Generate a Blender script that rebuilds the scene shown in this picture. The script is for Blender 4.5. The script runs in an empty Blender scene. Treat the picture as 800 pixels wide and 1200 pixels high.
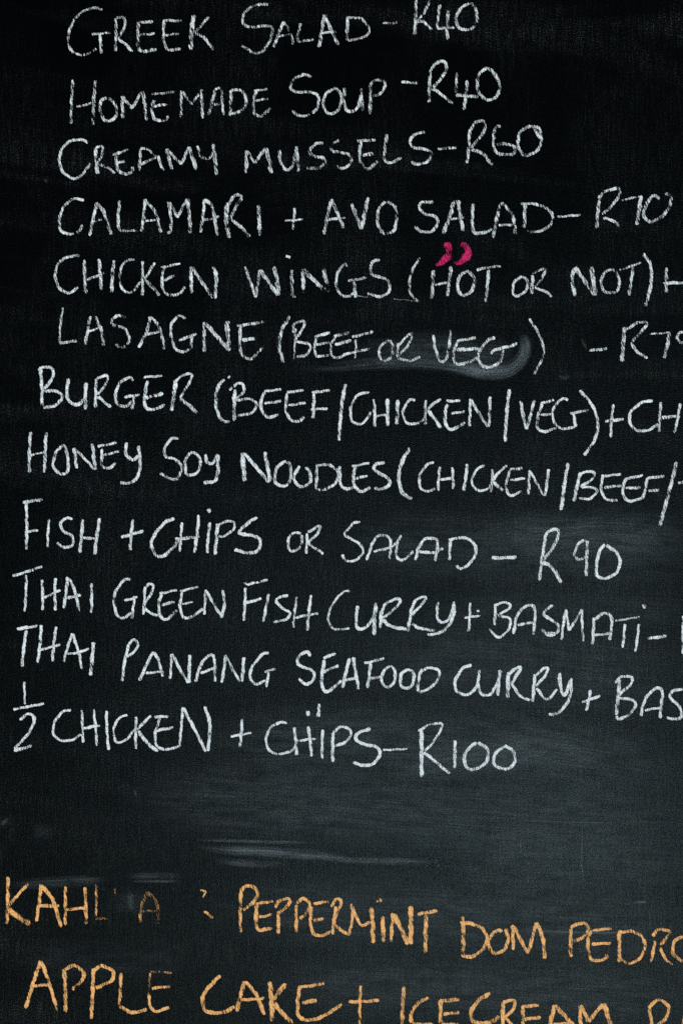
import bpy, math, random
from mathutils import Vector
random.seed(7)
R = math.radians
scene = bpy.context.scene
C = scene.collection

# ------------------------------------------------------------------ camera, sky, sun, exposure
LEAN = 30.0                      # the board leans back like one side of an A-board
PX = 0.001                       # one millimetre of board
BOARD_L, BOARD_R, BOARD_T, BOARD_B = -330, 1180, -330, 1560    # edges, mm, in lettering coordinates
BASE_Z = 0.35

def board_to_world(x, y, z=0.0):
    """board coordinates (mm right, mm down, m off the face) -> world"""
    lx, ly = (x - 400) * PX, (BOARD_B - y) * PX
    a = R(90 - LEAN)
    return Vector((lx, ly * math.cos(a) - z * math.sin(a), BASE_Z + ly * math.sin(a) + z * math.cos(a)))

cam_d = bpy.data.cameras.new('camera')
cam = bpy.data.objects.new('camera', cam_d)
C.objects.link(cam)
cam_d.lens = 50
cam_d.sensor_fit = 'VERTICAL'
cam_d.sensor_height = 36
cam_d.sensor_width = 24
cam_d.clip_start = 0.05
cam_d.clip_end = 500
cam.location = board_to_world(400, 600, 1.2 * 50 / 36)
cam.rotation_euler = (R(90 - LEAN), 0, 0)
scene.camera = cam

SUN_EL, SUN_AZ = 16.0, 9.0        # low soft sun behind the camera, a little to the right
world = bpy.data.worlds.new('World')
scene.world = world
world.use_nodes = True
wn = world.node_tree
sky = wn.nodes.new('ShaderNodeTexSky')
sky.sky_type = 'NISHITA'
sky.sun_disc = False
sky.sun_elevation = R(SUN_EL)
sky.sun_rotation = R(180 - SUN_AZ)
wn.links.new(sky.outputs[0], wn.nodes['Background'].inputs['Color'])
wn.nodes['Background'].inputs['Strength'].default_value = 0.05

sun_d = bpy.data.lights.new('sun', 'SUN')
sun_d.energy = 1.5
sun_d.angle = R(14)
sun_d.color = (1.0, 0.99, 0.975)
sun = bpy.data.objects.new('sun', sun_d)
C.objects.link(sun)
sdir = Vector((math.cos(R(SUN_EL)) * math.sin(R(SUN_AZ)), -math.cos(R(SUN_EL)) * math.cos(R(SUN_AZ)), math.sin(R(SUN_EL))))
sun.rotation_euler = sdir.to_track_quat('Z', 'Y').to_euler()
sun.location = (1, -4, 3)

scene.view_settings.view_transform = 'Standard'
scene.view_settings.look = 'None'
scene.view_settings.gamma = 1
scene.view_settings.exposure = 0.68
scene.cycles.use_denoising = False
scene.cycles.transparent_max_bounces = 24
scene.cycles.max_bounces = 4

# ------------------------------------------------------------------ node helpers
class NT:
    def __init__(s, name):
        s.m = bpy.data.materials.new(name)
        s.m.use_nodes = True
        s.t = s.m.node_tree
        s.t.nodes.clear()
    def n(s, typ, ins=None, **kw):
        nd = s.t.nodes.new('ShaderNode' + typ)
        for k, v in kw.items():
            setattr(nd, k, v)
        for k, v in (ins or {}).items():
            s.put(nd.inputs[k], v)
        return nd
    def put(s, sock, v):
        if isinstance(v, bpy.types.NodeSocket):
            s.t.links.new(v, sock)
        else:
            sock.default_value = v
    def math(s, op, a, b=None, c=None, clamp=False):
        nd = s.n('Math', operation=op, use_clamp=clamp)
        for i, v in enumerate((a, b, c)):
            if v is not None:
                s.put(nd.inputs[i], v)
        return nd.outputs[0]
    def smooth(s, v, a, b, to0=0.0, to1=1.0):
        nd = s.n('MapRange', interpolation_type='SMOOTHSTEP')
        for i, x in enumerate((v, a, b, to0, to1)):
            s.put(nd.inputs[i], x)
        return nd.outputs[0]
    def mapping(s, v, rot=0.0, scale=(1, 1, 1)):
        r = s.n('Mapping', {'Vector': v, 'Rotation': (0, 0, R(rot))}).outputs[0]
        return s.n('Mapping', {'Vector': r, 'Scale': scale}).outputs[0]
    def noise(s, v, scale, detail=1.0, rough=0.5, dist=0.0, color=False):
        nd = s.n('TexNoise', {'Vector': v, 'Scale': scale, 'Detail': detail, 'Roughness': rough, 'Distortion': dist})
        return nd.outputs[1 if color else 0]
    def mix(s, f, a, b, mode='MIX'):
        nd = s.n('Mix', data_type='RGBA', blend_type=mode)
        s.put(nd.inputs[0], f); s.put(nd.inputs[6], a); s.put(nd.inputs[7], b)
        return nd.outputs[2]

def chalk_material(name, col, col2):
    t = NT(name)
    bp = t.n('Attribute', attribute_name='board_pos').outputs['Vector']
    st = t.n('Attribute', attribute_name='stroke').outputs['Vector']
    sep = t.n('SeparateXYZ', {0: st})
    v, e, p = sep.outputs
    r = t.math('SQRT', t.math('ADD', t.math('MULTIPLY', v, v), t.math('MULTIPLY', e, e)))
    edge = t.smooth(r, 0.50, 1.06)
    # the tooth of the board: upright, slightly leaning streaks plus fine grain
    n1 = t.noise(t.mapping(bp, 16, (0.95, 0.12, 1)), 1.0, 1.0, 0.5)
    n2 = t.noise(bp, 0.80, 1.5, 0.6)
    n3 = t.noise(bp, 0.09, 1.0)
    g = t.math('ADD', t.math('MULTIPLY', n1, 0.68), t.math('MULTIPLY', n2, 0.32))
    t0 = t.math('ADD', t.math('MULTIPLY', p, -0.36), 0.755)
    t0 = t.math('ADD', t0, t.math('MULTIPLY', t.math('SUBTRACT', n3, 0.5), 0.34))
    thr = t.math('ADD', t0, t.math('MULTIPLY', edge, 0.34))
    a = t.math('ADD', t.math('DIVIDE', t.math('SUBTRACT', g, thr), t.math('ADD', t.smooth(p, 0.65, 0.2, 0.0, 0.2), 0.17)), 0.5, clamp=True)
    a = t.math('MULTIPLY', a, t.math('SUBTRACT', 1.0, t.math('POWER', edge, 6.0)))
    c = t.mix(t.smooth(t.noise(bp, 0.5, 2.0), 0.35, 0.65), col2, col)
    bs = t.n('BsdfDiffuse', {'Color': c, 'Roughness': 0.9})
    tr = t.n('BsdfTransparent')
    mx = t.n('MixShader', {0: a, 1: tr.outputs[0], 2: bs.outputs[0]})
    o = t.n('OutputMaterial', {0: mx.outputs[0]})
    return t.m

def smudge_material(name, col):
    """rubbed chalk: thin film of dust in fine streaks along the wipe"""
    t = NT(name)
    bp = t.n('Attribute', attribute_name='board_pos').outputs['Vector']
    st = t.n('Attribute', attribute_name='stroke').outputs['Vector']
    al = t.n('Attribute', attribute_name='along').outputs['Vector']
    v, e, p = t.n('SeparateXYZ', {0: st}).outputs
    r = t.math('SQRT', t.math('ADD', t.math('MULTIPLY', v, v), t.math('MULTIPLY', e, e)))
    soft = t.smooth(r, 1.0, 0.15)
    s1 = t.smooth(t.noise(t.mapping(al, 0, (0.010, 0.55, 1)), 1.0, 2.5, 0.6), 0.34, 0.68)
    s2 = t.smooth(t.noise(t.mapping(al, 0, (0.030, 0.10, 1)), 1.0, 1.0), 0.10, 0.72)
    gr = t.smooth(t.noise(bp, 0.7, 1.0), 0.30, 0.66)
    a = t.math('MULTIPLY', t.math('MULTIPLY', soft, p), t.math('MULTIPLY', t.math('ADD', t.math('MULTIPLY', s1, 0.70), 0.30), s2))
    a = t.math('MULTIPLY', a, t.math('ADD', t.math('MULTIPLY', gr, 0.85), 0.15), clamp=True)
    bs = t.n('BsdfDiffuse', {'Color': col})
    mx = t.n('MixShader', {0: a, 1: t.n('BsdfTransparent').outputs[0], 2: bs.outputs[0]})
    t.n('OutputMaterial', {0: mx.outputs[0]})
    return t.m

def board_material():
    t = NT('blackboard_paint')
    oc = t.n('TexCoord').outputs['Object']
    bp = t.n('VectorMath', {0: oc, 1: (1000, 1000, 1000)}, operation='MULTIPLY').outputs[0]
    fine = t.noise(bp, 0.85, 1.0, 0.6)
    tooth = t.noise(t.mapping(bp, 0, (0.45, 0.028, 1)), 1.0, 2.0, 0.6)
    tooth_h = t.noise(t.mapping(bp, 4, (0.016, 0.40, 1)), 1.0, 2.0, 0.6)
    cloud = t.noise(t.mapping(bp, 0, (0.006, 0.0035, 1)), 1.0, 3.0, 0.55, 0.6)
    wipe = t.noise(t.mapping(bp, 8, (0.0016, 0.010, 1)), 1.0, 4.0, 0.6, 1.2)
    tint = t.noise(bp, 0.36, 1.0, 0.5, color=True)
    tint = t.mix(0.8, (0.5, 0.5, 0.5, 1), tint)
    # dust left in the tooth after wiping
    d = t.math('MULTIPLY', t.smooth(fine, 0.50, 0.80), t.math('ADD', t.smooth(tooth, 0.42, 0.70), 0.25))
    d = t.math('MULTIPLY', d, t.math('ADD', t.math('MULTIPLY', t.smooth(cloud, 0.42, 0.70), 0.6), t.smooth(wipe, 0.48, 0.76)))
    dust = t.mix(d, (0.0004, 0.0005, 0.0006, 1), (0.060, 0.074, 0.082, 1))
    dust = t.mix(0.6, dust, t.mix(1.0, dust, t.mix(1.0, tint, (2, 2, 2, 1), 'MULTIPLY'), 'MULTIPLY'))
    hgt = t.math('ADD', t.math('MULTIPLY', fine, 0.7), t.math('ADD', t.math('MULTIPLY', tooth, 0.32), t.math('MULTIPLY', tooth_h, 0.18)))
    bump = t.n('Bump', {'Strength': 0.42, 'Distance': 0.0008, 'Height': hgt})
    rough = t.smooth(wipe, 0.35, 0.7, 0.26, 0.30)
    stint = t.mix(0.42, (0.32, 0.80, 1.0, 1), t.mix(1.0, tint, (1.9, 1.95, 2.0, 1), 'MULTIPLY'))
    bs = t.n('BsdfPrincipled', {'Base Color': dust, 'Roughness': rough, 'Specular IOR Level': t.smooth(t.math('ADD', t.math('MULTIPLY', fine, 0.84), t.math('MULTIPLY', tooth, 0.16)), 0.28, 0.72, 0.004, 0.058),
                                'Specular Tint': stint, 'Normal': bump.outputs[0]})
    t.n('OutputMaterial', {0: bs.outputs[0]})
    return t.m

MAT = {
    'white': chalk_material('white_chalk', (0.77, 0.875, 0.94, 1), (0.50, 0.58, 0.63, 1)),
    'orange': chalk_material('orange_chalk', (0.86, 0.575, 0.26, 1), (0.66, 0.40, 0.16, 1)),
    'pink': chalk_material('pink_chalk', (0.62, 0.04, 0.19, 1), (0.36, 0.015, 0.10, 1)),
    'smudge': smudge_material('rubbed_chalk_dust', (0.50, 0.68, 0.80, 1)),
    'board': board_material(),
}

# ------------------------------------------------------------------ the board
root = bpy.data.objects.new('chalkboard', None)
C.objects.link(root)
root.location = (0, 0, BASE_Z)
root.rotation_euler = (R(90 - LEAN), 0, 0)
root['label'] = 'black menu chalkboard covered with handwritten white and orange chalk lines'
root['category'] = 'chalkboard'

def link(name, me, mat, parent, label=None):
    me.materials.append(mat)
    o = bpy.data.objects.new(name, me)
    C.objects.link(o)
    o.parent = parent
    if label:
        o['label'] = label
    return o

def panel_mesh():
    import bmesh
    bm = bmesh.new()
    x0, x1 = (BOARD_L - 400) * PX, (BOARD_R - 400) * PX
    y0, y1 = 0.0, (BOARD_B - BOARD_T) * PX
    v = [bm.verts.new((x, y, z)) for z in (-0.016, 0.0) for x, y in ((x0, y0), (x1, y0), (x1, y1), (x0, y1))]
    for f in ((3, 2, 1, 0), (4, 5, 6, 7), (0, 1, 5, 4), (1, 2, 6, 5), (2, 3, 7, 6), (3, 0, 4, 7)):
        bm.faces.new([v[i] for i in f])
    bmesh.ops.bevel(bm, geom=list(bm.edges), offset=0.002, segments=2, affect='EDGES', profile=0.5)
    me = bpy.data.meshes.new('board_panel')
    bm.to_mesh(me)
    bm.free()
    return me
link('board_panel', panel_mesh(), MAT['board'], root)

# ------------------------------------------------------------------ chalk strokes
def catmull(pts, step):
    if len(pts) == 2:
        P = [pts[0], pts[1]]
        out = []
        n = max(2, int((P[1] - P[0]).length / step) + 1)
        nrm = (P[1] - P[0]).normalized()
        nrm = Vector((-nrm.y, nrm.x))
        bow = random.uniform(-0.018, 0.018) * (P[1] - P[0]).length
        for i in range(n + 1):
            f = i / n
            out.append(P[0].lerp(P[1], f) + nrm * bow * 4 * f * (1 - f))
        return out
    ext = [pts[0] * 2 - pts[1]] + pts + [pts[-1] * 2 - pts[-2]]
    out = []
    for i in range(1, len(ext) - 2):
        p0, p1, p2, p3 = ext[i - 1:i + 3]
        n = max(2, int((p2 - p1).length / step) + 1)
        # centripetal-like tension keeps loops round
        for k in range(n):
            u = k / n
            out.append(0.5 * ((2 * p1) + (p2 - p0) * u + (2 * p0 - 5 * p1 + 4 * p2 - p3) * u * u + (3 * p1 - p0 - 3 * p2 + p3) * u ** 3))
    out.append(ext[-2])
    return out

WIDTH = 1.0                      # of the widths noted below
LAYER = [0]
class Strokes:
    def __init__(s):
        s.v, s.f, s.bp, s.st, s.al = [], [], [], [], []
    def add(s, pts, w, press, taper=None, jitter=True, fade=None):
        """one pull of the chalk: a ribbon along pts (mm), w mm wide"""
        step = 1.1
        path = catmull(pts, step)
        if jitter:
            if (pts[-1] - pts[0]).length < w * 0.9 and len(pts) == 2:
                w *= 1.35
            w *= random.uniform(0.90, 1.08)
            press *= random.uniform(0.90, 1.07)
        hw0 = w * 0.5 * 1.12
        if jitter:
            d0 = (path[0] - path[1]).normalized(); d1 = (path[-1] - path[-2]).normalized()
            path = [path[0] + d0 * hw0 * 0.35] + path + [path[-1] + d1 * hw0 * 0.35]
        L = [0.0]
        for a, b in zip(path, path[1:]):
            L.append(L[-1] + (b - a).length)
        tot = L[-1]
        LAYER[0] = (LAYER[0] + 1) % 60
        z0 = 0.0003 + LAYER[0] * 1.0e-5
        ph = [random.uniform(0, 6.28) for _ in range(4)]
        off = random.uniform(0, 500)
        base = len(s.v)
        for i, p in enumerate(path):
            q = path[min(i + 1, len(path) - 1)] - path[max(i - 1, 0)]
            if q.length < 1e-6:
                q = Vector((1, 0))
            q.normalize()
            nr = Vector((-q.y, q.x))
            u = L[i]
            hw = hw0
            if jitter:
                hw *= 1 + 0.10 * math.sin(u * 0.31 + ph[0]) + 0.07 * math.sin(u * 0.83 + ph[1])
                c = 0.25 * math.sin(u * 0.45 + ph[2])
            else:
                c = 0
            f = u / tot
            if taper:
                k = f * (len(taper) - 1)
                j = min(int(k), len(taper) - 2)
                hw *= taper[j] + (taper[j + 1] - taper[j]) * (k - j)
            if jitter:
                e = max(0.0, 1 - min(u, tot - u) / max(hw0, 0.1))
            else:
                e = max(0.0, 1 - u / fade[0], 1 - (tot - u) / fade[1])
            pr = press * (1 + ((0.11 * math.sin(u * 0.21 + ph[3]) + 0.06 - 0.14 * f * f) if jitter else 0))
            for sg in (-1, 1):
                b = p + nr * (hw * sg + c)
                s.v.append(((b.x - 400) * PX, (BOARD_B - b.y) * PX, z0 + (i % 2) * 1e-6 + f * 4e-6))
                s.bp.append((b.x, b.y, 0.0))
                s.st.append((sg, e, pr))
                s.al.append((u + off, hw * sg + off, 0.0))
        for i in range(len(path) - 1):
            a = base + i * 2
            s.f.append((a, a + 1, a + 3, a + 2))
    def parse(s, data, press=0.75, wscale=1.0):
        ox, oy, sc = 0, 0, 4
        for tok in data.replace('\n', ' ').split(';'):
            w, p, poly, pts = 15.0, press, False, []
            for t in tok.split():
                if t[0] == '@':
                    a = [float(x) for x in t[1:].split(',')]
                    ox, oy = a[0], a[1]
                    sc = a[2] if len(a) > 2 else 4
                elif t[0] == 'w':
                    w = float(t[1:])
                elif t[0] == 'p':
                    p = press * float(t[1:])
                elif t == '!':
                    poly = True
                else:
                    x, y = t.split(',')
                    pts.append(Vector((ox + float(x) / sc, oy + float(y) / sc)))
            if len(pts) < 2:
                continue
            if poly:
                for a, b in zip(pts, pts[1:]):
                    s.add([a, b], w / sc * wscale, p)
            else:
                s.add(pts, w / sc * wscale, p)
        return s
    def build(s, name, mat, parent, label=None):
        me = bpy.data.meshes.new(name)
        me.from_pydata(s.v, [], s.f)
        for nm, dat in (('board_pos', s.bp), ('stroke', s.st), ('along', s.al)):
            at = me.attributes.new(nm, 'FLOAT_VECTOR', 'POINT')
            at.data.foreach_set('vector', [c for t in dat for c in t])
        me.update()
        return link(name, me, mat, parent, label)

# Each menu line: label, chalk, pressure, its dashes / plus signs / brackets, and its words.
MENU = []
def line(label, chalk, press, marks, *words):
    MENU.append((label, chalk, press, marks, words))
#@@DATA
line('topmost white chalk line, a greek salad priced R40', 'white', 0.66,
 'dash @440,0 w13 35,109 103,107',
 ('GREEK', '''@60,0 242,45 200,38 150,55 105,100 82,170 88,225 125,255 175,252 212,228; w14 190,162 282,153; w17 230,160 235,252;
  w19 305,85 302,240; 308,82 340,85 348,115 325,165 308,185; w17 312,180 345,205 382,242;
  w18 408,102 408,170 410,225 430,240 495,232; w15 405,105 478,103; w14 418,163 485,157;
  w17 530,95 528,170 535,215 560,235 608,227; w16 525,97 612,99; w14 535,165 598,158;
  w24 668,70 655,232; w16 738,80 672,155; w17 672,155 715,175 762,235'''),
 ('SALAD', '''@260,0 218,22 170,22 120,45 98,85 105,115 140,128 200,122 235,130 228,185 190,240 150,248 90,212;
  w18 290,103 262,165 245,222; w15 290,103 320,155 335,210; w12 262,172 325,158; w14 370,110 357,160 354,196; w15 354,196 430,185;
  w18 480,68 455,222; w18 480,68 545,212; w14 462,155 540,148; w18 588,78 585,190; 590,84 650,88 688,130 685,160 640,182 588,190'''),
 ('R40', '''@440,0 w18 190,-55 188,60 183,163; w16 192,-50 235,-60 258,-25 232,50 195,100; w17 195,100 225,105 262,140;
  w16 300,22 288,132; w16 288,135 370,130; w22 340,50 335,185; w18 435,15 395,45 375,90 390,130 435,140 470,110 472,60 455,22 440,15'''))

line('second white chalk line, homemade soup priced R40', 'white', 0.66,
 'dash @440,0 w15 120,384 200,391',
 ('HOMEMADE', '''@60,0 w17 103,375 95,580; w18 208,378 198,585; w12 120,502 205,480;
  w17 262,458 235,475 232,520 250,562 285,565 308,530 295,480 262,458; w18 335,450 338,555; w16 ! 338,455 378,510 425,428; w20 430,428 448,565;
  w17 482,470 472,520 490,560 530,565 550,545; w13 p.8 465,442 580,430; w14 480,500 545,490; w16 612,425 610,550; w15 ! 615,430 660,490 705,420; w18 705,420 708,558;
  w17 768,420 738,540; w15 768,420 795,415 802,470 808,540; w13 745,490 800,487; @260,0 w17 42,425 38,545; w16 42,425 90,425 115,470 100,515 45,535;
  w18 160,425 148,480 152,530 185,545 230,505; w14 150,428 215,418; w14 160,472 220,465'''),
 ('SOUP', '''@260,0 w16 420,360 380,352 335,375 322,410 345,432 400,432 445,445 452,490 425,530 370,545 328,520;
  w17 520,418 485,445 475,495 495,530 530,530 555,495 560,450 540,420 520,418; w17 575,410 572,470 585,515 620,520 645,480 655,415; w18 652,415 660,520;
  w19 695,410 692,535; w16 690,420 700,390 730,375 762,385 758,420 730,445 700,450'''),
 ('R40', '''@440,0 w20 255,330 250,480; w17 258,330 285,295 325,292 328,330 300,375 265,415; w17 265,415 310,445 360,485;
  w17 380,340 375,435; w19 375,445 480,455; w18 428,378 413,515; w18 525,318 485,345 475,400 490,445 530,470 570,445 580,400 560,350 525,318; w16 535,322 572,375'''))

line('third white chalk line, creamy mussels priced R60', 'white', 0.68,
 'dash @440,130 w14 290,180 340,175 380,173',
 ('CREAMY', '''@60,150 175,68 135,55 80,68 45,115 42,170 65,215 115,238 150,215 185,165; w24 208,95 218,215; w14 210,92 240,88 238,130 215,168; w16 225,170 265,185 300,212;
  w17 318,110 305,150 318,200 345,215 382,205 382,182; w14 288,128 365,100; w15 310,165 352,152;
  w17 420,95 412,200; 420,92 460,105 492,135; 492,138 415,172; w14 500,130 518,190; w12 510,155 527,202;
  w17 540,98 565,195; w16 ! 545,100 610,170 645,88; w20 645,88 680,195; w17 685,85 705,135 740,142 768,105; w22 758,75 775,220'''),
 ('MUSSELS', '''@260,150 w18 115,105 113,212; w17 ! 118,110 155,165 205,95; w24 206,95 232,212; w17 270,105 275,160 300,195 330,180 350,90; w18 350,85 358,205;
  w16 475,72 440,75 412,105 425,130 470,140 482,165 450,188 398,188; w16 550,58 515,80 520,108 560,115 600,130 605,160 570,190 535,178;
  w17 650,60 645,130 660,180 690,190 730,155; w18 632,60 720,58; w20 660,128 710,122; @440,130 w18 52,110 42,190 45,235 75,242 120,220;
  w17 230,100 185,110 160,145 180,172 230,180 260,200 245,235 200,250 165,240'''),
 ('R60', '''@440,130 w17 440,90 435,170 428,245; w18 440,95 465,58 500,48 512,80 490,120 445,175; w18 445,182 500,200 545,255;
  w17 585,72 560,80 552,135 560,190 600,205 645,200 648,170 610,155 565,158; w18 725,72 680,95 665,150 680,195 715,208 760,180 775,130 760,80 725,72; w18 735,75 770,130'''))

line('fourth white chalk line, calamari with avo salad priced R70', 'white', 0.70,
 'dash @600,200 w12 210,218 320,208 | plus_sign @260,150 w11 295,435 380,428; w15 342,375 332,478',
 ('CALAMARI', '''@60,150 w16 155,340 110,332 65,365 42,420 45,475 75,496 125,490 148,455; w19 215,350 182,505; w18 215,350 250,400 282,500; w13 190,440 240,430;
  w18 322,340 315,430 322,482; w14 322,484 400,482; w18 440,335 425,485; w18 440,335 490,400 515,492; w14 432,440 490,430;
  w17 550,345 562,420 560,480 545,493; w17 ! 556,350 592,420 640,332; w20 640,330 652,492; w19 720,335 700,490; w18 720,335 755,370 780,505; w14 715,432 790,415;
  @260,150 w26 28,350 20,430 36,515; w17 25,370 60,318 92,322 60,380 38,430; w18 45,430 90,465 130,510; w22 172,360 178,505'''),
 ('AVO', '''@260,150 w20 512,335 495,410 478,500; w18 512,335 568,470; w13 490,432 578,422; w18 608,355 655,475; w20 655,475 685,325;
  @440,130 w18 45,425 15,460 10,530 40,575 85,560 98,500 90,450 55,425'''),
 ('SALAD', '''@440,130 w16 270,430 220,428 205,455 235,485 280,495 290,530 260,565 215,565 178,540; w22 365,425 345,500 315,575; w22 385,425 410,565; w13 360,426 395,425; w12 335,510 415,500;
  w18 455,435 452,520 460,568 500,572 545,555; w19 585,430 565,510 550,595; w18 588,430 640,490 655,580; w13 575,535 640,535; @600,200 w19 58,150 55,270; w16 40,155 110,158 170,185 190,225 160,270 100,288 70,280'''),
 ('R70', '''@600,200 w20 408,130 395,270; w17 402,130 430,100 495,84 500,115 460,170 420,205; w16 425,222 470,235 500,262; w12 510,140 612,118; w22 603,118 582,255;
  w18 690,130 655,120 622,170 615,210 645,240 700,215 738,160 740,125 715,105'''))

line('fifth white chalk line, chicken wings hot or not', 'white', 0.70,
 '''bracket @400,280 w15 368,88 335,140 318,205 325,260 360,295 | bracket @600,280 w18 610,68 645,120 650,190 640,250 622,315 | plus_sign @600,280 w18 720,135 720,250; w15 705,208 830,208''',
 ('CHICKEN', '''@40,280 w15 215,80 185,80 130,100 102,150 110,215 150,252 185,245 205,225; w20 238,98 243,255; w18 305,95 315,240; w13 248,192 332,158; w21 375,100 365,250;
  w14 472,97 430,105 405,150 405,215 440,253 475,235 500,200; w16 508,105 510,265; w14 565,112 515,195; w18 520,195 545,215 590,265;
  w16 612,130 600,185 610,245 650,265 690,250 708,225; w14 595,135 685,115; w14 613,195 660,170; w20 735,130 738,255; @220,280 w18 20,132 120,278; w20 120,130 135,180 128,280'''),
 ('WINGS', '''@220,280 w17 268,130 318,275; w18 318,275 338,145; w20 338,145 420,265; w24 405,130 428,265; w18 487,145 490,268; w12 490,270 506,270; w17 460,82 481,86;
  w20 540,140 545,255; w21 540,142 645,245; w22 634,138 658,248; w15 748,130 735,118 705,155 695,210 712,255 750,270 785,245; @400,280 w16 30,195 120,180; w22 58,198 65,275;
  w17 178,98 150,105 135,140 150,170 200,185 225,210 220,250 180,270 120,256; w6 p.6 75,268 135,274; w6 p.45 245,282 320,288 365,297'''),
 ('HOT', '''@400,280 w19 430,148 422,282; w19 512,128 495,268; w13 435,215 495,205; w17 585,152 550,180 545,240 575,265 610,240 622,190 600,158 580,152; w14 632,145 745,128; w19 688,145 675,295'''),
 ('OR', '''@600,280 w15 45,175 10,200 2,245 20,268 55,250 72,215 60,185 40,175; w20 95,170 90,258; w16 95,165 130,144 152,145 140,180 105,225; w16 105,230 150,245 185,270'''),
 ('NOT', '''@600,280 w21 290,135 280,190 292,268; w20 292,132 385,262; w24 370,130 388,265; w17 460,142 425,165 415,215 435,248 480,250 500,215 490,160 462,142; w12 500,148 610,108; w18 565,120 545,265'''))

line('sixth white chalk line, lasagne with beef or veg', 'white', 0.72,
 '''bracket @220,280 w20 478,362 440,430 430,510 450,580 | bracket @600,280 w15 78,375 120,440 148,520 135,570 100,635 | dash @600,280 w18 360,522 445,515''',
 ('LASAGNE', '''@40,280 w13 135,322 122,440 122,490; w16 122,490 205,478; w17 260,370 240,495; w16 260,370 290,370 315,430 328,500; w12 250,435 320,412;
  w17 430,368 390,360 365,385 375,405 415,415 440,440 445,480 420,508 382,496; w17 545,365 530,430 490,510; w18 548,365 590,420 612,518; w14 525,450 590,435;
  w17 710,372 680,362 645,400 645,465 665,515 695,530 735,515; w16 680,475 762,445; w14 740,455 738,515; @220,280 w19 78,390 80,530; w22 82,395 190,520; w24 185,385 195,525;
  w17 248,405 245,500 262,550 300,560 350,510; w16 232,408 360,388; w19 255,475 315,468'''),
 ('BEEF', '''@220,280 w9 505,420 498,565; w15 495,440 500,400 540,385 545,410 520,450 505,480 560,490 575,515 550,545 510,553; w15 605,455 595,500 600,545 625,550 660,545; w15 590,462 665,440; w13 600,495 665,485;
  w16 690,460 670,500 675,545 705,558 740,540; w18 680,460 755,440; w18 690,495 765,475; @400,280 w12 65,470 65,560; w15 50,460 148,435; w14 5,545 130,515'''),
 ('OR', '''@400,280 w17 225,475 185,500 178,550 205,570 235,550 240,505 225,475; w15 265,500 320,445 330,455 310,500 265,550; w16 265,490 258,555; w15 265,560 320,570 370,552'''),
 ('VEG', '''@400,280 w17 430,450 440,520 465,575 490,560 505,490 510,425; w18 545,480 525,530 530,580 570,585 635,560; w15 540,480 628,465; w18 540,520 640,515;
  w17 718,462 680,480 640,540 655,590 700,600 750,570; w19 700,540 720,520 800,500 822,488; w16 758,520 745,570'''),
 ('R79', '''@600,280 w23 525,412 512,575; w17 535,425 580,395 622,390 622,412 560,480; w17 555,485 580,525 630,560; w10 640,445 740,438; w20 735,440 710,558;
  w16 825,440 785,438 772,465 790,488 825,460; w17 828,440 815,560'''))

line('seventh white chalk line, burger with beef, chicken or veg', 'white', 0.830,
 '''bracket @210,420 w10 238,82 230,94; w17 210,98 180,140 172,210 185,265 210,296 238,295 | slash @210,420 w19 778,120 760,230 748,385 | slash @400,420 w18 785,145 772,270 765,390 |
  bracket @600,450 w17 315,30 370,95 400,180 385,260 335,335 | plus_sign @600,450 w15 472,95 460,250; w18 435,175 520,165''',
 ('BURGER', '''@20,420 w17 112,50 118,225; w16 105,58 120,42 160,45 172,75 150,120 125,150 190,155 212,185 180,220 125,232; w18 242,95 235,170 255,210 290,215 318,190; w19 325,115 322,240;
  w17 372,95 368,230; w15 375,95 420,80 420,115 380,170; w18 380,178 440,228; w17 545,105 525,90 480,120 462,180 475,215 510,225 540,200; w16 505,182 575,170; w18 550,180 540,240;
  w17 612,105 600,175 602,225 640,240 692,218; w14 595,88 680,82; w18 605,185 685,165; w20 745,100 725,245; @210,420 w15 -20,110 20,78 55,74 55,100 5,185; w19 5,190 40,215 85,255'''),
 ('BEEF', '''@210,420 w19 262,145 258,292; w14 235,150 270,120 300,122 300,160 265,195 330,190 362,215 340,255 270,268; w16 400,158 382,210 395,260 430,276 465,262; w13 400,155 478,145; w14 400,210 478,200;
  w16 505,165 500,240 520,285 555,296 585,275; w14 505,160 582,150; w14 512,220 592,208; w17 632,165 628,280; w15 622,160 705,150; w14 615,240 695,235'''),
 ('CHICKEN', '''@400,420 w15 130,160 80,170 45,225 48,290 80,308 110,295 138,250; w17 152,190 155,322; w17 215,190 215,318; w13 160,270 220,265; w19 262,195 258,310;
  w14 345,195 320,195 290,240 295,290 325,308 370,298 388,280; w17 395,195 392,310; w17 465,192 440,205 400,240; w17 405,245 465,325; w16 495,215 485,260 490,315 520,332 578,300; w15 490,200 555,198; w14 515,258 578,248;
  w15 602,190 598,318; w18 605,195 685,320; w17 695,180 690,320'''),
 ('VEG', '''@600,450 w17 38,80 65,212; w17 65,212 102,75; w16 140,90 120,150 118,205 150,223 205,205; w13 135,90 195,75; w15 130,145 195,140;
  w15 260,75 235,68 195,110 190,165 220,205 260,208 292,200; w16 270,138 355,122; w17 285,140 296,200'''),
 ('CH', '''@600,450 w17 655,80 610,85 555,130 550,180 575,213 630,218 682,188; w15 695,85 685,225; w15 785,90 758,228; w17 700,158 785,150'''))

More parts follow.
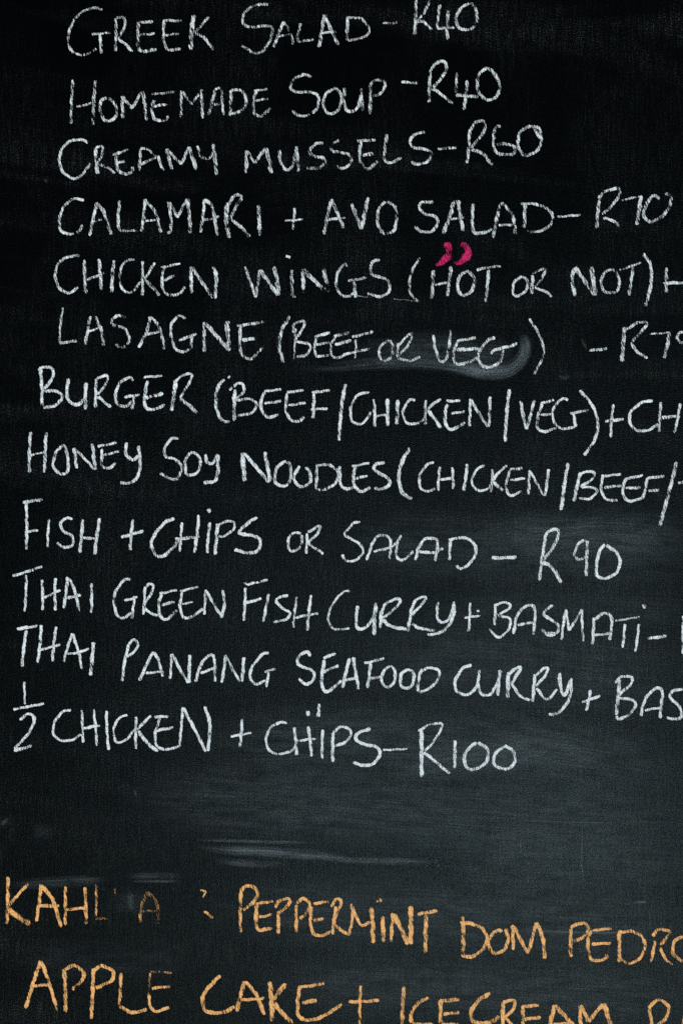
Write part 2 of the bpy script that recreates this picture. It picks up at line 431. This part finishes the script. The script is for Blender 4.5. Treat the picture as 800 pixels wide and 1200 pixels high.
line('eighth white chalk line, honey soy noodles with chicken or beef', 'white', 0.840,
 '''bracket @310,500 w20 680,100 645,160 628,230 640,300 670,330 690,335 | slash @600,500 w20 260,170 228,390 | slash @600,500 w22 768,165 745,260 690,465 | dash @600,500 w14 775,262 835,260''',
 ('HONEY', '''@20,420 w17 65,345 60,535; w17 138,345 130,535; w12 65,455 135,438; w17 215,406 185,440 170,500 195,535 230,540 242,500 230,420 212,406; w15 268,420 280,515; w15 270,420 365,520; w19 355,400 370,522;
  w16 400,425 400,500 430,515 465,490; w13 380,412 468,395; w12 405,455 482,435; w17 515,395 510,440 540,476 572,455; w18 570,410 578,480 572,540 540,580 485,585'''),
 ('SOY', '''@20,420 w16 755,375 720,380 690,430 700,460 745,475 772,510 760,550 735,568 670,540; @210,420 w16 50,443 30,480 35,540 65,546 95,520 98,470 75,445 50,443; w17 125,450 130,485 160,490 180,450; w20 180,450 182,530 165,575 115,582'''),
 ('NOODLES', '''@210,420 w22 298,440 308,575; w18 305,445 420,582; w23 400,440 425,580; w17 500,480 460,510 448,570 470,596 505,593 522,560 520,500 495,480;
  @310,500 w17 165,185 138,230 150,270 185,280 215,255 210,210 190,190; w16 245,180 242,295; w16 240,185 290,178 335,200 345,235 320,275 270,296 245,295; w17 352,185 355,260 375,290 430,283;
  w16 425,185 415,240 425,285 455,303 495,285; w15 410,187 490,170; w13 420,245 480,230; w17 562,168 525,175 512,200 550,225 585,250 580,275 550,292 515,288'''),
 ('CHICKEN', '''@450,500 w14 232,165 200,180 165,230 170,285 200,303 240,290; w15 260,188 252,300; w15 318,190 322,292; w14 262,248 325,243; w17 388,175 372,300;
  w14 468,182 440,195 410,245 420,285 455,300 485,290 500,270; w15 507,200 498,308; w15 575,182 540,210 505,255; w17 510,262 555,300; w15 590,200 572,260 575,305 600,323 640,300; w15 590,200 645,195; w12 590,250 660,242;
  w16 680,205 675,318; w16 682,210 748,322; w17 770,200 752,325'''),
 ('BEEF', '''@600,500 w19 318,215 288,350; w14 315,225 350,210 380,217 375,245 325,280 375,285 395,305 360,338 310,335; w15 425,225 415,280 425,325 455,345 490,345; w15 425,232 508,222; w14 430,285 510,275;
  w17 535,240 518,280 522,330 550,348 590,340 615,320 632,240; w15 525,245 610,228; w16 530,288 600,285; w15 630,242 710,232; w15 635,302 685,297'''))

line('ninth white chalk line, fish and chips or salad priced R90', 'white', 0.880,
 '''plus_sign @10,570 w15 585,155 572,298; w17 530,238 635,208 | dash @580,600 w19 -18,215 98,211''',
 ('FISH', '''@10,570 w15 85,75 85,295; w17 68,77 160,62; w15 80,215 140,205; w15 192,155 185,285; w16 300,155 275,147 245,175 260,210 300,235 300,275 265,286 228,265; w16 350,155 335,310; w17 428,150 405,320; w15 350,240 410,245'''),
 ('CHIPS', '''@10,570 w17 778,152 740,165 690,220 670,270 690,320 720,328 760,300 800,250; @200,580 w15 55,130 45,265; w17 132,95 112,270; w17 20,206 135,195; w16 185,130 172,272; w22 177,67 183,83; w18 220,135 208,280;
  w15 215,150 250,127 295,127 295,160 250,193 225,195; w17 405,105 365,130 320,175 350,185 410,200 420,240 395,268 350,270 300,256'''),
 ('OR', '''@200,580 w14 610,180 570,180 550,220 560,260 590,258 615,225 612,188; w15 640,180 635,275; w16 645,175 690,148 700,155 680,190 640,225; w15 640,225 670,245 715,275'''),
 ('SALAD', '''@390,590 w15 128,85 95,95 55,145 85,165 130,195 140,230 110,263 65,270 42,240; w15 158,265 180,200 205,157 245,150 270,180 265,260; w13 190,225 270,205 295,185; w14 318,150 300,190 298,245 320,266 355,245 378,222;
  w15 385,265 405,200 435,165 480,167 490,190 478,270; w15 398,225 470,230 515,210; w15 548,165 545,265; w15 550,170 600,160 650,177 670,225 645,275 600,306 578,290'''),
 ('R90', '''@580,600 w17 235,110 220,210 205,320; w17 230,120 250,90 285,82 295,105 270,165 220,230; w20 220,235 265,260 308,330; w15 432,150 415,132 385,155 370,200 390,223 432,205; w17 430,135 425,300;
  w17 510,150 485,190 472,260 480,303 520,310 565,285 582,240 570,195 520,155'''))

line('tenth white chalk line, thai green fish curry with basmati', 'white', 0.880,
 '''plus_sign @530,670 w13 82,145 75,280; w13 55,215 130,205; w10 115,185 123,181 | dash @600,700 w16 632,192 722,180''',
 ('THAI', '''@0,640 w14 62,140 200,95; w15 125,135 118,305; w14 198,158 202,300; w15 262,150 262,300; w14 205,245 285,205; w17 318,145 300,290; w17 320,150 345,190 375,305; w16 305,245 380,230; w15 430,175 430,312'''),
 ('GREEN', '''@110,640 w14 175,155 145,158 105,210 95,265 110,320 135,338 178,312; w15 145,255 205,238; w14 192,235 180,340; w15 240,190 232,320; w14 240,195 260,178 280,188 265,230 235,275; w15 235,285 260,310 300,325;
  w16 320,220 305,270 312,325 340,343 390,300; w14 310,222 390,205; w15 320,275 380,262; w16 415,215 405,270 410,315 435,338 480,318 512,292; w13 405,212 490,190; w12 415,270 465,262;
  w14 525,205 518,320; w16 528,210 600,335; w17 605,205 612,270 600,335'''),
 ('FISH', '''@200,670 w16 350,75 342,230; w13 ! 345,50 360,60 455,38; w14 355,145 425,125; w15 460,105 435,235; w15 550,112 515,117 495,140 530,175 560,195 540,223 482,235; w14 590,118 575,262; w16 658,110 640,275; w15 585,215 690,195'''),
 ('CURRY', '''@340,640 w13 280,210 245,217 200,270 178,330 190,375 220,390 278,385; w17 315,280 308,350 320,388 360,375 390,330 402,270; w19 402,265 392,415; w20 428,300 422,385; w15 425,310 450,268 500,247 515,260 480,300 435,335;
  w18 435,345 470,375 545,390; w17 567,290 550,400; w15 565,300 590,252 625,237 630,255 590,300 560,330; w17 570,365 610,385 675,395; w16 690,262 688,330 710,358 745,335 768,260; w17 768,260 765,320 735,380 690,408 640,415'''),
 ('BASMATI', '''@530,670 w16 200,150 195,250; w15 195,157 240,144 268,152 260,175 215,205 260,215 272,240 250,285 210,306 172,268; w15 285,290 300,210 330,170 360,157 385,180 378,295; w15 305,248 380,235;
  w16 468,158 435,180 430,205 470,230 495,255 490,283 450,298 418,268; w14 430,285 480,290; w14 530,175 510,320; w14 ! 530,180 545,275 605,175; w14 605,175 612,325; w16 660,215 655,340; w16 665,225 700,197 735,202 745,240 735,320; w14 p.85 665,298 740,288;
  @600,700 w12 p.9 480,110 595,90; w14 525,125 515,235; w14 592,125 575,255; w18 611,33 619,52'''),
 ('R', '''@600,700 w16 799,85 799,265; w15 800,92 840,85 850,120 806,170; w15 806,180 850,260'''))

line('eleventh white chalk line, thai panang seafood curry', 'white', 0.940,
 '''plus_sign @600,700 w16 365,435 345,530; w15 325,490 410,462''',
 ('THAI', '''@0,710 w17 78,108 178,93; w16 125,115 105,285; w15 195,90 178,265; w15 265,98 248,260; w14 185,208 285,180; w15 340,130 300,262; w15 342,130 370,220 385,295; w14 318,225 370,218 420,198; w19 440,170 425,325'''),
 ('PANANG', '''@0,710 w15 605,180 585,260 575,352; w14 605,180 630,157 648,180 630,215 590,240; w16 720,215 690,270 655,350; w15 722,215 745,260 765,330; w14 685,315 755,308;
  @200,670 w14 5,385 -2,500; w15 8,385 82,520; w16 92,390 88,520; w16 118,515 140,440 180,392 205,410 208,515; w14 140,475 205,450; w15 258,390 240,520; w15 260,395 325,515; w17 342,402 335,515;
  w15 460,380 430,387 380,450 375,500 400,526 445,510; w13 440,470 490,455; w14 460,470 448,540'''),
 ('SEAFOOD', '''@340,730 w16 95,155 80,137 45,150 35,190 70,210 110,230 105,270 75,286 38,262; w16 160,175 148,250 155,313 185,316 240,270; w14 155,165 212,142; w14 155,230 225,200; w16 278,165 245,305; w16 295,162 320,310; w14 260,270 305,258;
  w17 375,185 362,305; w14 348,188 440,165; w14 375,260 430,250; w15 465,202 435,230 430,280 455,300 485,280 490,225 468,200; w15 545,217 518,245 520,295 550,306 575,280 575,230 545,217; w15 615,215 600,270 598,320; w15 610,225 650,210 692,220 695,255 660,300 605,326'''),
 ('CURRY', '''@530,670 w15 88,438 50,450 12,510 20,558 60,576 100,555 125,500; w16 125,460 120,530 140,576 180,570 212,510 222,460; w17 222,460 212,580;
  @480,760 w20 460,110 458,230; w16 460,122 500,90 518,92 490,140 475,165; w16 475,165 520,225 562,240; w16 585,120 575,250; w15 590,127 620,97 645,94 630,130 590,175; w15 592,185 640,238 690,190;
  w18 700,115 705,180 725,218 752,145; w17 755,140 750,220 720,275 680,308 650,305'''),
 ('BAS', '''@600,700 w18 500,385 485,550; w16 480,400 510,372 555,374 555,405 495,465 560,480 575,505 550,545 500,570 485,555; w16 600,555 620,480 665,430 700,440 690,565; w14 620,528 700,515; w16 795,430 755,437 735,465 765,495 790,530 780,568 720,565'''))

line('lowest white chalk line, half chicken and chips priced R100', 'white', 0.940,
 '''plus_sign @200,800 w15 335,168 325,300; w13 282,252 378,235 | dash @380,800 w12 275,315 388,310''',
 ('half', '''@0,780 w13 115,75 118,180; w15 65,205 208,178; w14 95,255 130,227 162,245 140,310 70,390; w16 68,398 150,375'''),
 ('CHICKEN', '''@0,780 w15 335,208 295,217 255,270 255,325 290,350 340,348 380,322; w14 385,208 390,360; w15 440,205 455,375; w15 390,295 470,280; w15 500,212 510,395; w14 598,232 565,242 535,290 540,348 565,360 600,340 632,298;
  w15 640,240 638,390; w15 708,235 645,300; w19 648,305 690,360 740,402; w16 752,245 728,320 740,380 790,392 825,382 845,372; w15 725,240 790,238; w15 735,305 815,290;
  @200,800 w14 58,115 42,300; w18 60,118 165,322; w17 160,112 184,190 176,320'''),
 ('CHIPS', '''@200,800 w15 545,188 510,187 465,215 447,275 470,323 520,333 570,315 588,290; w16 578,210 590,338; w16 645,205 660,345; w14 585,272 678,262; w16 712,220 710,355; w22 636,148 652,139; w22 696,100 691,160;
  @380,800 w18 40,235 38,370; w16 40,235 75,207 115,217 122,250 90,283 50,295; w17 215,215 170,230 145,255 175,285 240,300 260,325 240,370 195,388 135,375'''),
 ('R100', '''@380,800 w19 455,215 455,440; w14 440,227 490,197 545,192 545,220 500,290 470,320; w17 465,325 520,370 585,425; @480,760 w17 210,430 208,560; w19 310,440 265,480 255,530 280,565 330,555 362,520 360,470 318,440;
  w16 455,455 410,480 390,530 420,560 465,560 490,530 485,485 450,455'''))

line('upper orange chalk line, half rubbed out, a peppermint dom pedro', 'orange', 0.86,
 '''letter_remnant @0,1020 w12 p.42 538,85 541,110 | letter_remnant @0,1020 w18 p.46 690,100 662,175 658,245; w18 p.40 690,100 735,150 742,250; w13 p.44 670,190 735,190 | letter_remnant @200,1020 w10 p.9 140,92 165,100 150,125 | letter_remnant @200,1020 w13 p.95 158,190 200,222''',
 ('rubbed word', '''@0,1020 w17 40,30 35,250; w15 135,60 85,115 35,175; w29 40,178 85,215 142,252; w18 195,65 172,240; w21 195,70 250,140 288,265; w19 180,165 280,165; w17 p.9 308,75 308,255; w18 p.9 400,78 406,250; w17 305,184 408,175;
  w13 p.72 452,65 450,215; w13 p.5 450,225 512,228'''),
 ('PEPPERMINT', '''@200,1020 w18 330,90 328,290; w18 328,97 350,74 390,77 408,112 385,150 340,185; w18 405,150 400,230 412,276 475,270; w14 400,155 480,145; w17 415,218 475,205; w17 505,190 505,295; w16 490,172 510,142 550,132 555,155 508,200;
  w18 588,160 588,290; w17 590,152 620,132 650,152 640,195 605,225; w17 660,170 655,240 665,288 700,306 748,288; w14 670,155 740,145; w17 670,235 718,222; w17 775,170 758,300;
  @390,1020 w17 -8,170 15,135 38,142 25,190 0,235; w17 5,255 40,280 75,303; w15 85,155 92,220 75,303; w16 85,160 115,230 140,258 172,240; w24 180,175 188,340; w21 232,215 238,335; w12 203,147 211,143; w15 220,132 224,148; w17 280,200 272,335; w23 285,205 350,345; w25 362,168 362,345;
  w17 398,205 490,190; w22 435,205 432,385'''),
 ('DOM', '''@390,1020 w21 608,215 608,405; w17 595,243 650,250 700,275 720,320 700,370 650,403 605,400; @480,1080,5 @400,1050,4 w17 768,152 779,200 765,245 730,268 700,255 687,215 705,180 735,158 750,166; @480,1080,5 w22 600,20 605,165; w24 605,25 690,188; w24 690,188 740,5; w27 740,5 775,90 790,215'''),
 ('PEDRO', '''@640,1080,5 w25 140,40 140,205; w22 135,52 165,18 225,12 243,45 215,90 155,115; w22 260,50 240,120 255,210 300,228 350,210 350,188; w18 270,52 380,40; w20 265,130 375,125; w24 425,50 425,235; w20 425,62 500,57 560,92 575,150 540,218 480,243 430,215;
  w20 635,110 610,235; w20 620,85 650,47 710,52 715,75 665,135; w20 665,150 690,210 735,255; @600,1030,4 w17 800,270 762,287 750,340 775,373 805,383 840,360 845,300 800,270'''))

line('lowest orange chalk line, apple cake with ice cream', 'orange', 0.86,
 '''plus_sign @400,1050 w15 90,420 85,612; w18 35,495 175,488''',
 ('APPLE', '''@0,1050 w18 192,305 160,400 122,525; w19 195,305 230,400 270,535; w15 160,420 245,412; w21 302,340 310,545; w18 305,347 345,325 390,352 388,392 340,438; w20 440,340 430,575; w18 440,347 480,327 530,352 523,395 450,430; w17 568,360 560,510; w19 560,515 620,545 690,530;
  @150,1080,5 w14 p.55 130,300 120,430; w20 122,430 135,500 170,525 240,500; w15 p.65 135,292 260,300; w20 p.9 140,390 250,378'''),
 ('CAKE', '''@200,1050 w22 232,372 185,420 152,470 160,530 195,546 250,543 300,518; w23 345,400 325,480 310,540; w21 350,400 400,460 440,555; w15 325,485 440,478; w23 465,400 475,585; w24 540,410 480,490; w23 485,500 520,545 570,595;
  w20 605,425 595,500 600,560 640,580 700,568 760,535 800,505; w17 600,425 720,408; w20 615,500 685,488'''),
 ('ICE', '''@400,1050 w19 292,425 285,600; w21 405,475 350,510 325,560 340,597 430,603; w19 465,485 463,600; w19 460,492 550,485; w18 475,552 550,545; w18 463,602 548,600'''),
 ('CREAM', '''@400,1050 w21 695,455 640,490 605,550 625,592 690,592 740,565; @480,1080,5 w24 545,470 545,630; w22 545,472 610,462 600,520 550,560; w22 555,560 625,630; w24 660,490 660,620; w22 660,497 755,490; w22 665,572 765,560; w22 660,625 765,620;
  @640,1080,5 w26 45,490 10,640; w26 50,490 150,600 185,645; w20 8,600 150,595; w27 195,490 206,645; w26 200,490 245,585; w26 245,585 332,482; w30 335,480 372,600 385,650'''),
 ('R', '''@640,1080,5 w24 600,505 615,600 620,660; w24 595,508 650,458 710,492 700,560 640,612; w24 645,612 715,670; w22 805,545 800,610 802,670'''))
#@@END

for label, chalk, press, marks, words in MENU:
    ln = bpy.data.objects.new('menu_line', None)
    C.objects.link(ln)
    ln.parent = root
    ln['label'] = label
    for w, data in words:
        Strokes().parse(data, press, WIDTH * (1.06 if chalk == 'orange' else 1.0)).build('chalk_word', MAT[chalk], ln,
                 '%s chalk word %s' % (chalk, w) if w.isupper() else None)
    for mk in marks.split('|'):
        kind, data = mk.split(None, 1)
        Strokes().parse(data, press, WIDTH * (1.06 if chalk == 'orange' else 1.0)).build(kind, MAT[chalk], ln)

# two pink chilli marks above HOT
def pts(txt, ox=0, oy=0, sc=1):
    return [Vector((ox + float(a.split(',')[0]) / sc, oy + float(a.split(',')[1]) / sc)) for a in txt.split()]
for tx, lab in (('484,22 503,42 497,80 470,108 440,124', 'left pink chalk chilli, the taller one'), ('560,22 588,45 588,78 562,105 525,118', 'right pink chalk chilli, the rounder one')):
    s = Strokes()
    s.add(pts(tx, 400, 280, 4), 9.8, 0.82, taper=[0.75, 1.0, 1.05, 0.85, 0.4])
    s.build('chilli_doodle', MAT['pink'], root, lab)

# rubbed chalk: path, width mm, strength, end fade mm
SMUDGES = [
 ('grey rubbed patch around the word VEG', [('609,388 616,404 614,419 604,431 590,438 562,438 530,430 505,424', 14, 0.26, (26, 70)),
    ('611,390 615,408 606,424 588,432 560,431 530,424', 16, 0.14, (16, 50)), ('606,434 560,434 500,426 440,426 390,430 330,434', 17, 0.14, (30, 150)),
    ('400,416 460,412 520,412 570,418 608,422', 50, 0.085, (110, 30))]),
 ('bluish wipe streak above the word PEPPERMINT', [('226,990 252,995 308,998 360,1001 420,1006', 14, 0.23, 80), ('238,1003 262,1009 300,1012 345,1013', 11, 0.14, 60), ('222,984 300,986 380,988', 5, 0.14, 50), ('330,1002 420,1008 520,1010', 10, 0.12, 60)]),
 ('faint wipe streak above the half rubbed word', [('8,1038 60,1034 130,1031', 14, 0.10, 36), ('140,1027 180,1026 220,1027', 9, 0.10, 30), ('150,1032 215,1032', 4, 0.10, 20)]),
 ('broad faint wipe below the price R100', [('440,905 500,898 560,888 640,880 720,895', 46, 0.075, 90), ('220,872 480,868 640,880 820,912', 100, 0.065, 140)]),
 ('broad faint wipe behind the price R90', [('560,622 640,628 720,624 830,634', 70, 0.085, 90), ('380,636 600,644 830,652', 96, 0.05, 120)]),
 ('broad faint wipe across the curry lines', [('400,772 600,780 830,800', 120, 0.05, 160), ('480,715 700,712 830,720', 50, 0.03, 100)]),
 ('broad faint wipe across the empty space under the white lines', [('120,930 400,944 600,958 840,962', 110, 0.065, 180), ('500,1010 700,1012 840,1018', 80, 0.055, 120)]),
 ('broad faint wipe behind the orange lines', [('220,1064 500,1072 840,1088', 104, 0.055, 180), ('280,1150 600,1160 840,1172', 84, 0.055, 160), ('0,1120 120,1128 240,1124', 60, 0.025, 80)]),
 ('pale smear where letters of the half rubbed word were wiped', [('152,1043 154,1056 155,1070', 10, 0.12, 10), ('120,1052 150,1056 190,1060', 34, 0.04, 30)]),
 ('faint short scuff right of the closing bracket', [('652,440 660,443 668,440', 5, 0.22, 5), ('680,395 688,412', 5, 0.08, 8)]),
 ('faint grey rub near the left edge', [('35,985 50,976 68,966', 26, 0.035, 24), ('0,968 12,958', 7, 0.10, 8), ('52,208 56,216', 6, 0.10, 6)]),
 ('thin scratch lines on the lower right', [('742,1057 758,1057', 2.4, 0.4, 6), ('600,961 660,963 742,965', 1.8, 0.12, 20), ('701,905 701,935', 1.6, 0.18, 14), ('609,988 610,994', 2.2, 0.4, 3), ('682,960 681,1010 684,1050', 2.0, 0.12, 20), ('618,1025 618,1035', 2, 0.2, 5), ('600,1089 760,1092', 4, 0.16, 50), ('735,606 745,630', 1.3, 0.2, 10), ('200,1022 203,1034', 2, 0.3, 5), ('157,924 160,934', 1.8, 0.3, 5)]),
]
for lab, parts in SMUDGES:
    for tx, w, a, fd in parts:
        s = Strokes()
        s.add(pts(tx), w, a, jitter=False, fade=fd if isinstance(fd, tuple) else (fd, fd))
        s.build('scratch' if 'scratch' in lab else 'chalk_smudge', MAT['smudge'], root, lab)
